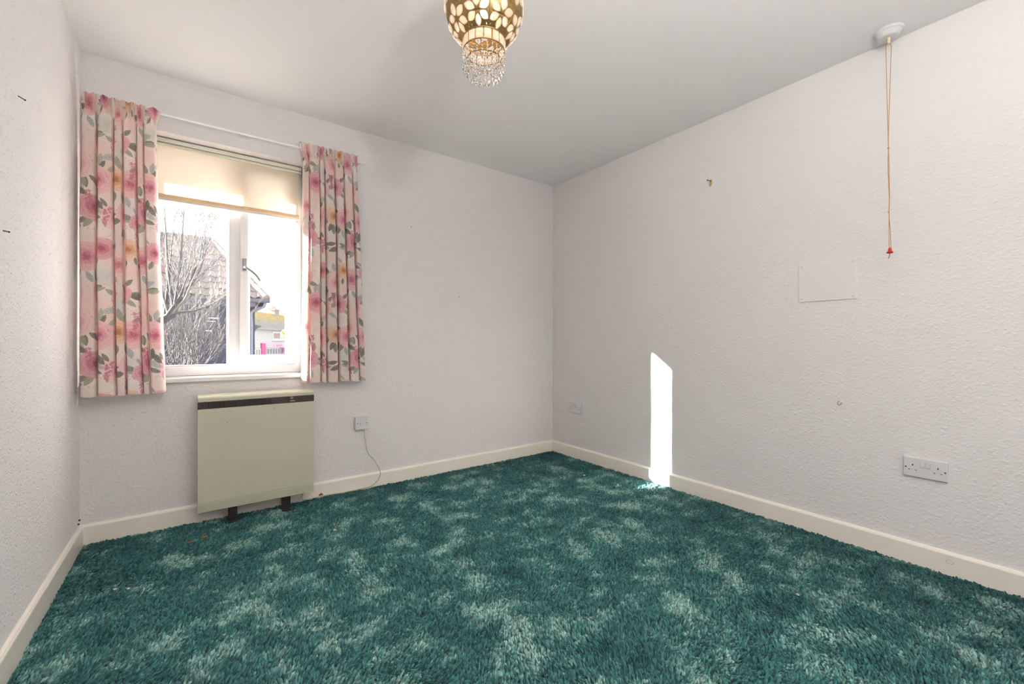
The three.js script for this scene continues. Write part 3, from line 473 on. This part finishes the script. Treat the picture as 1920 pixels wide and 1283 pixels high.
// ---------- outside ----------
struct('ground', box(-70, 90, -2.9, -2.7, -110, -1), std(lin(0.2, 0.195, 0.185), 0.95));
{ // neighbouring house with hipped pantile roof
  const h = thing('house', 'dark clad house with a pantiled hip roof behind the bare tree', 'house', [0, -2.7, -10.75]);
  const dark = std(lin(0.036, 0.035, 0.075), 0.8), darkTrim = std(lin(0.1, 0.1, 0.14), 0.6);
  part('wall', box(-6, 1.73, 0, 4.75, -5.5, 0), dark, h);
  const boards = []; for (let y = 0; y < 4.7; y += 0.095) { const g = box(-6, 1.735, y, y + 0.105, 0, 0.012); const a = g.attributes.position; for (let i = 0; i < a.count; i++) if (a.getY(i) > y + 0.05) a.setZ(i, a.getZ(i) - 0.01); g.computeVertexNormals(); boards.push(g); }
  part('cladding', boards, dark, h).userData.kind = 'stuff';
  // roof deck, in local coordinates
  const EY = 4.82, EZ = 0.37, RZ = -2.33, RY = 6.7, BX = -6.4, EX = 1.94, RX = 0.79, BZ = -5.0;
  const V = [[BX, EY, EZ], [EX, EY, EZ], [RX, RY, RZ], [BX, RY, RZ], [EX, EY, BZ], [BX, EY, BZ]], F = [0, 1, 2, 0, 2, 3, 1, 4, 2, 4, 5, 3, 4, 3, 2, 0, 3, 5, 0, 5, 4, 0, 4, 1];
  const rg = new THREE.BufferGeometry(); rg.setAttribute('position', new THREE.Float32BufferAttribute(F.flatMap((k) => V[k]), 3)); rg.computeVertexNormals();
  const tones = [lin(0.26, 0.205, 0.2), lin(0.32, 0.25, 0.24), lin(0.2, 0.165, 0.165), lin(0.25, 0.215, 0.18)].map((c) => std(c, 0.85));
  const roof = part('roof', rg, tones[0], h);
  const TW = 0.215, TL = 0.42, gauge = 0.335, prof = [];
  for (let i = 0; i <= 8; i++) { const t = i / 8; prof.push([(t - 0.5) * TW, 0.03 * Math.sin(t * 2 * Math.PI) * (t < 0.5 ? 1 : 0.55)]); }
  const tv = [], tf = [];
  for (const [zz, up] of [[0, 0.0], [TL, 0.0]]) for (const off of [0.02, 0]) for (const [x, y] of prof) tv.push(x, y + off + 0.02 + up + (zz ? 0.028 : 0), zz);
  const n = prof.length; for (let i = 0; i < n - 1; i++) { tf.push(i, 2 * n + i, i + 1, i + 1, 2 * n + i, 2 * n + i + 1, 2 * n + i, 3 * n + i, 2 * n + i + 1, 2 * n + i + 1, 3 * n + i, 3 * n + i + 1); }
  const tg = new THREE.BufferGeometry(); tg.setAttribute('position', new THREE.Float32BufferAttribute(tv, 3)); tg.setIndex(tf); const tile = tg.toNonIndexed(); tile.computeVertexNormals();
  const slope = Math.atan2(RY - EY, EZ - RZ), len = Math.hypot(RY - EY, EZ - RZ), R = rng(31);
  for (let r = 0; r * gauge < len - 0.1; r++) {
    const d = r * gauge, xr = lerp(EX, RX, (d + 0.15) / len);
    for (let c = 0; ; c++) {
      const x = EX - 0.1 - c * TW * 0.97; if (x < -2.0) break; if (x > xr) continue;
      const t = part('roof_tile', tile, tones[Math.floor(R() * 4)], roof); // top end up the slope
      t.position.set(x, EY + (d + TL - 0.06) * Math.sin(slope) + (R() - 0.5) * 0.008, EZ - (d + TL - 0.06) * Math.cos(slope)); t.rotation.set(slope + (R() - 0.5) * 0.02, 0, 0);
    }
  }
  const capG = new THREE.CylinderGeometry(0.1, 0.11, 0.4, 10, 1, false, 0, Math.PI * 2);
  for (let k = 0; k < 10; k++) { const t = (k + 0.4) / 10, c = part('hip_tile', capG, tones[k % 3], roof, [lerp(EX, RX, t), lerp(EY, RY, t) + 0.03, lerp(EZ, RZ, t)]); c.quaternion.setFromUnitVectors(new THREE.Vector3(0, 1, 0), new THREE.Vector3(RX - EX, RY - EY, RZ - EZ).normalize()); }
  for (let k = 0; k < 9; k++) { const c = part('ridge_tile', capG, tones[k % 3], roof, [RX - 0.2 - k * 0.39, RY + 0.03, RZ]); c.rotation.z = Math.PI / 2; }
  part('soffit', [box(-6.2, 1.94, 4.6, 4.8, 0.02, 0.3), box(1.73, 1.96, 4.58, 4.8, -5.2, 0.3)], darkTrim, h);
  part('gutter', [new THREE.CylinderGeometry(0.06, 0.06, 8.3, 12, 1, false).rotateZ(Math.PI / 2).translate(-2.1, 4.76, 0.39)], darkTrim, h);
  part('downpipe', [tube([[1.95, 4.7, 0.36], [1.92, 4.6, 0.3], [1.74, 4.53, 0.12], [1.66, 4.45, 0.06], [1.66, 4.2, 0.06]], 0.036, 24, 8), cyl(0.036, 0.036, 4.2, [1.66, 2.1, 0.06], 'y', 10)], std(lin(0.2, 0.2, 0.27), 0.5), h);
  const bs = new THREE.Shape(); bs.moveTo(0, -0.12); bs.quadraticCurveTo(0.02, 0.06, 0.16, 0.1); bs.lineTo(0.19, 0.14); bs.quadraticCurveTo(0.06, 0.18, 0, 0.16); bs.closePath();
  part('wall_bracket', new THREE.ExtrudeGeometry(bs, { depth: 0.15, bevelEnabled: false }).translate(1.73, 3.95, -0.3), darkTrim, h);
  part('ledge', [rbox(0.7, 0.92, 4.25, 4.28, 0, 0.07, 0.01), rbox(0.64, 0.78, 3.92, 3.945, 0, 0.06, 0.01), rbox(0.66, 0.85, 4.17, 4.19, 0, 0.05, 0.008)], std(lin(0.8, 0.8, 0.82), 0.5), h);
}
// branches: tapered limbs with recursive twigs
function limb(pts, r0, r1, sides = 5) {
  const curve = new THREE.CatmullRomCurve3(pts), n = Math.max(3, pts.length * 2), g = new THREE.TubeGeometry(curve, n, 1, sides, false), a = g.attributes.position;
  for (let i = 0; i <= n; i++) { const c = curve.getPointAt(i / n), r = lerp(r0, r1, i / n); for (let k = 0; k <= sides; k++) { const j = i * (sides + 1) + k; a.setXYZ(j, c.x + (a.getX(j) - c.x) * r, c.y + (a.getY(j) - c.y) * r, c.z + (a.getZ(j) - c.z) * r); } }
  g.deleteAttribute('uv'); return g;
}
function grow(from, dir, length, radius, depth, R, out, upward) {
  const pts = [from.clone()], d = dir.clone().normalize(); let p = from.clone();
  for (let i = 0; i < 4; i++) { d.x += (R() - 0.5) * 0.3; d.z += (R() - 0.5) * 0.3; d.y += (R() - 0.5) * 0.22 + upward * 0.08; d.normalize(); p = p.clone().addScaledVector(d, length / 4); pts.push(p); }
  out.push(limb(pts, radius, radius * 0.45, depth ? 4 : 3));
  if (!depth) return;
  const kids = depth > 1 ? 5 : 4;
  for (let k = 0; k < kids; k++) {
    const t = 0.3 + 0.68 * (k + R()) / kids, i = Math.min(3, Math.floor(t * 4)), s = pts[i].clone().lerp(pts[i + 1], t * 4 - i);
    const nd = d.clone().add(new THREE.Vector3((R() - 0.5) * 1.7, (R() - 0.35) * 0.9, (R() - 0.5) * 1.5));
    grow(s, nd, length * (0.42 + 0.3 * R()), radius * 0.55, depth - 1, R, out, upward);
  }
}
{
  const R = rng(99), bark = [lin(0.045, 0.042, 0.043), lin(0.09, 0.082, 0.07), lin(0.03, 0.028, 0.034)].map((c) => std(c, 0.9));
  const t = thing('bare_tree', 'leafless tree with many upright grey branches just outside the window', 'tree', [-0.7, -2.7, -4.6]);
  const v = (x, y, z = 0) => new THREE.Vector3(x + 0.7, y + 2.7, z);
  part('trunk', limb([v(-0.7, -2.75), v(-0.62, -1), v(-0.45, 0.3), v(-0.15, 1.05), v(0.02, 1.22), v(0.2, 1.36)], 0.11, 0.05, 9), bark[2], t);
  const tips = [[0.1, 2.85, 0.2], [0.0, 2.3, -0.3], [0.2, 2.75, -0.2], [0.32, 2.8, 0.3], [0.45, 2.55, 0], [0.6, 2.6, -0.3], [0.66, 2.72, 0.2], [0.5, 2.3, 0], [0.4, 2.0, 0.4], [0.6, 1.55, -0.4], [0.45, 1.9, 0.5]];
  tips.forEach(([x, y, z], k) => {
    const a = v(0.2 - (k % 3) * 0.05, 1.36 - (k % 3) * 0.04, (k % 2) * 0.03), b = v(x, y, z), mid = a.clone().lerp(b, 0.45).add(new THREE.Vector3((x - 0.2) * 0.16, -0.03, 0));
    const main = part('branch', limb([a, a.clone().lerp(mid, 0.5), mid, mid.clone().lerp(b, 0.5), b], 0.022, 0.0035, 6), bark[k % 3], t), out = [];
    for (let j = 0; j < 20; j++) { const s = 0.12 + 0.75 * (j + R()) / 9, q = s < 0.45 ? a.clone().lerp(mid, s / 0.45) : mid.clone().lerp(b, (s - 0.45) / 0.55), d = b.clone().sub(a).normalize().add(new THREE.Vector3((R() - 0.5) * 1.5, (R() - 0.3) * 0.8, (R() - 0.5) * 1.2)); grow(q, d, 0.3 + 0.35 * R(), 0.0042, 1, R, out, 1); }
    part('twigs', out, bark[(k + 1) % 3], main).userData.kind = 'stuff';
  });
  const s = thing('bare_shrub', 'tangled leafless shrub of pale stems below the bare tree', 'shrub', [0.2, -2.7, -7.7]);
  for (let k = 0; k < 15; k++) {
    const out = [], a = R() * 6.283, x = -0.7 + 1.2 * R();
    const base = new THREE.Vector3(x * 0.5, 2.6 + 0.5 * R(), Math.sin(a) * 0.3);
    const st = part('stem', limb([new THREE.Vector3(x * 0.25, 0, Math.sin(a) * 0.15), new THREE.Vector3(x * 0.35, 1.2, Math.sin(a) * 0.2), base], 0.02, 0.011, 5), bark[k % 3], s);
    for (let j = 0; j < 4; j++) grow(base.clone().lerp(new THREE.Vector3(x * 0.35, 1.2, 0), R() * 0.2), new THREE.Vector3(x * 0.9 + (R() - 0.5) * 0.9, 1, (R() - 0.5) * 0.7), 0.95 + 0.9 * R(), 0.0065, 2, R, out, 0.6);
    part('twigs', out, bark[(k + 1) % 2], st).userData.kind = 'stuff';
  }
}
{ // shop across the street
  const s = thing('shop_building', 'white rendered shop with pink signboard and mossy roof across the street', 'building', [5.306, -2.7, -55.57], Math.PI / 3);
  const white = std(lin(0.5, 0.49, 0.48), 0.8), pink = std(lin(0.55, 0.06, 0.24), 0.6), palePink = std(lin(0.62, 0.4, 0.5), 0.6), frameW = std(lin(0.75, 0.75, 0.75), 0.5), glassDark = phys(lin(0.1, 0.1, 0.11), 0.15), plum = phys(lin(0.2, 0.05, 0.14), 0.4), greenish = phys(lin(0.2, 0.24, 0.2), 0.3);
  part('wall', box(-3, 18, 0, 5.25, -7, 0), white, s);
  const c = document.createElement('canvas'); c.width = 512; c.height = 256; const g = c.getContext('2d'), R = rng(8);
  g.fillStyle = '#7d7a78'; g.fillRect(0, 0, 512, 256);
  for (let k = 0; k < 2600; k++) { const y = R() ** 1.4 * 256, moss = R() < clamp(1.9 - y / 105); g.globalAlpha = 0.45; g.fillStyle = moss ? ['#a98425', '#b8942f', '#93802f'][k % 3] : ['#8d8a88', '#6d6a6a', '#77766a'][k % 3]; g.fillRect(R() * 512, Math.floor(y / 8) * 8, 6 + R() * 16, 7); }
  const rt = new THREE.CanvasTexture(c); rt.colorSpace = THREE.SRGBColorSpace;
  const roofM = std('#ffffff', 0.9, { map: rt });
  const roofV = [[-3.3, 5.2, 0.4], [18.4, 5.2, 0.4], [18.4, 7.65, -3.6], [-3.3, 7.65, -3.6]];
  const slab = (p, m, name) => { const gg = new THREE.BufferGeometry(), dn = [0, -0.14, 0], q = p.concat(p.map((a) => a.map((x, i) => x + dn[i]))), F = [0, 1, 2, 0, 2, 3, 4, 6, 5, 4, 7, 6, 0, 4, 5, 0, 5, 1, 1, 5, 6, 1, 6, 2, 2, 6, 7, 2, 7, 3, 3, 7, 4, 3, 4, 0], U = [[0, 0], [1, 0], [1, 1], [0, 1]]; gg.setAttribute('position', new THREE.Float32BufferAttribute(F.flatMap((k) => q[k]), 3)); gg.setAttribute('uv', new THREE.Float32BufferAttribute(F.flatMap((k) => U[k % 4]), 2)); gg.computeVertexNormals(); return part(name, gg, m, s); };
  slab(roofV, roofM, 'roof'); slab([[18.4, 5.2, -7.4], [-3.3, 5.2, -7.4], [-3.3, 7.65, -3.6], [18.4, 7.65, -3.6]], roofM, 'roof');
  part('gutter', box(-3.3, 18.4, 5.02, 5.16, 0.36, 0.5), std(lin(0.3, 0.3, 0.3), 0.6), s);
  part('chimney', [box(14.6, 16.2, 6.8, 8.25, -4.2, -3.2), box(14.5, 16.3, 8.2, 8.35, -4.3, -3.1), cyl(0.16, 0.18, 0.4, [15.0, 8.55, -3.7]), cyl(0.16, 0.18, 0.4, [15.7, 8.55, -3.7]), box(13.95, 14.25, 8.2, 8.5, -3.8, -3.7)], std(lin(0.3, 0.22, 0.21), 0.85), s);
  const win = part('window', [frameGeometry([6.2, 10.2, 3.72, 4.78], [[6.35, 8.4, 3.86, 4.64], [8.75, 10.0, 3.86, 4.64]], 0, 0.12, 0.01), box(6.05, 10.3, 3.62, 3.72, 0, 0.2)], frameW, s);
  part('pane', box(6.35, 8.4, 3.86, 4.64, 0.03, 0.06), phys(lin(0.26, 0.12, 0.09), 0.3), win); part('pane', box(8.75, 10.0, 3.86, 4.64, 0.03, 0.06), phys(lin(0.24, 0.2, 0.1), 0.3), win);
  part('signboard', rbox(4.0, 14, 2.68, 3.26, 0, 0.18, 0.02), palePink, s);
  const sc = document.createElement('canvas'); sc.width = 512; sc.height = 64; const q = sc.getContext('2d'); q.fillStyle = '#cfaabb'; q.fillRect(0, 0, 512, 64); q.fillStyle = '#a0406f'; q.font = 'italic bold 50px serif'; q.textAlign = 'center'; q.fillText('L.  Sandra', 256, 48);
  const st = new THREE.CanvasTexture(sc); st.colorSpace = THREE.SRGBColorSpace;
  part('sign_lettering', new THREE.PlaneGeometry(5.4, 0.56).translate(7.4, 2.97, 0.186), std('#ffffff', 0.6, { map: st }), s);
  for (const [x0, x1] of [[2.9, 3.9], [10.9, 11.3]]) part('pilaster', rbox(x0, x1, 0, 3.3, 0, 0.22, 0.03), pink, s);
  const shopWindow = (x0, x1, y0, y1, nx, ny, glass, bar) => { const w = part('shop_window', box(x0, x1, y0, y1, 0, 0.06), glass, s), b = []; for (let k = 0; k <= nx; k++) { const x = lerp(x0, x1, k / nx); b.push(box(x - 0.06, x + 0.06, y0, y1, 0.06, 0.12)); } for (let k = 0; k <= ny; k++) { const y = lerp(y0, y1, k / ny); b.push(box(x0, x1, y - 0.05, y + 0.05, 0.06, 0.12)); } part('glazing_bars', b, bar, w); };
  shopWindow(1.5, 2.75, 0.6, 2.6, 2, 2, greenish, frameW); shopWindow(4.3, 8.3, 0.9, 2.6, 5, 2, glassDark, std(lin(0.55, 0.55, 0.58), 0.6)); shopWindow(8.6, 10.8, 0.5, 2.62, 3, 3, plum, std(lin(0.4, 0.2, 0.32), 0.6)); shopWindow(-1.5, 1.2, 0.6, 2.6, 4, 2, greenish, frameW);
  part('fanlight', [rbox(1.45, 2.75, 2.72, 3.2, 0, 0.1, 0.02)], std(lin(0.6, 0.55, 0.5), 0.6), s);
}
{ // small bright green tree before the shop
  const R = rng(55), t = thing('street_tree', 'small bright green leafy tree in front of the shop', 'tree', [6.4, -2.7, -36.5]);
  part('trunk', limb([new THREE.Vector3(0, 0, 0), new THREE.Vector3(0.05, 2, 0), new THREE.Vector3(0, 4.2, 0)], 0.07, 0.03, 7), std(lin(0.2, 0.16, 0.12), 0.9), t);
  const leaf = new THREE.CircleGeometry(0.09, 6).scale(0.7, 1.3, 1), fol = new THREE.InstancedMesh(leaf, phys(lin(0.2, 0.34, 0.07), 0.9, { transmission: 0.4, thickness: 0, side: THREE.DoubleSide }), 420), m = new THREE.Matrix4(), e = new THREE.Euler();
  for (let k = 0; k < 420; k++) { const a = R() * 6.283, u = R() * 2 - 1, r = 0.38 * R() ** 0.4; m.makeRotationFromEuler(e.set(R() * 6, R() * 6, R() * 6)); m.setPosition(r * Math.sqrt(1 - u * u) * Math.cos(a), 4.2 + r * u * 1.1, r * Math.sqrt(1 - u * u) * Math.sin(a)); fol.setMatrixAt(k, m); }
  fol.name = 'foliage'; fol.userData.kind = 'stuff'; t.add(fol);
}
renderer.render(scene, camera);
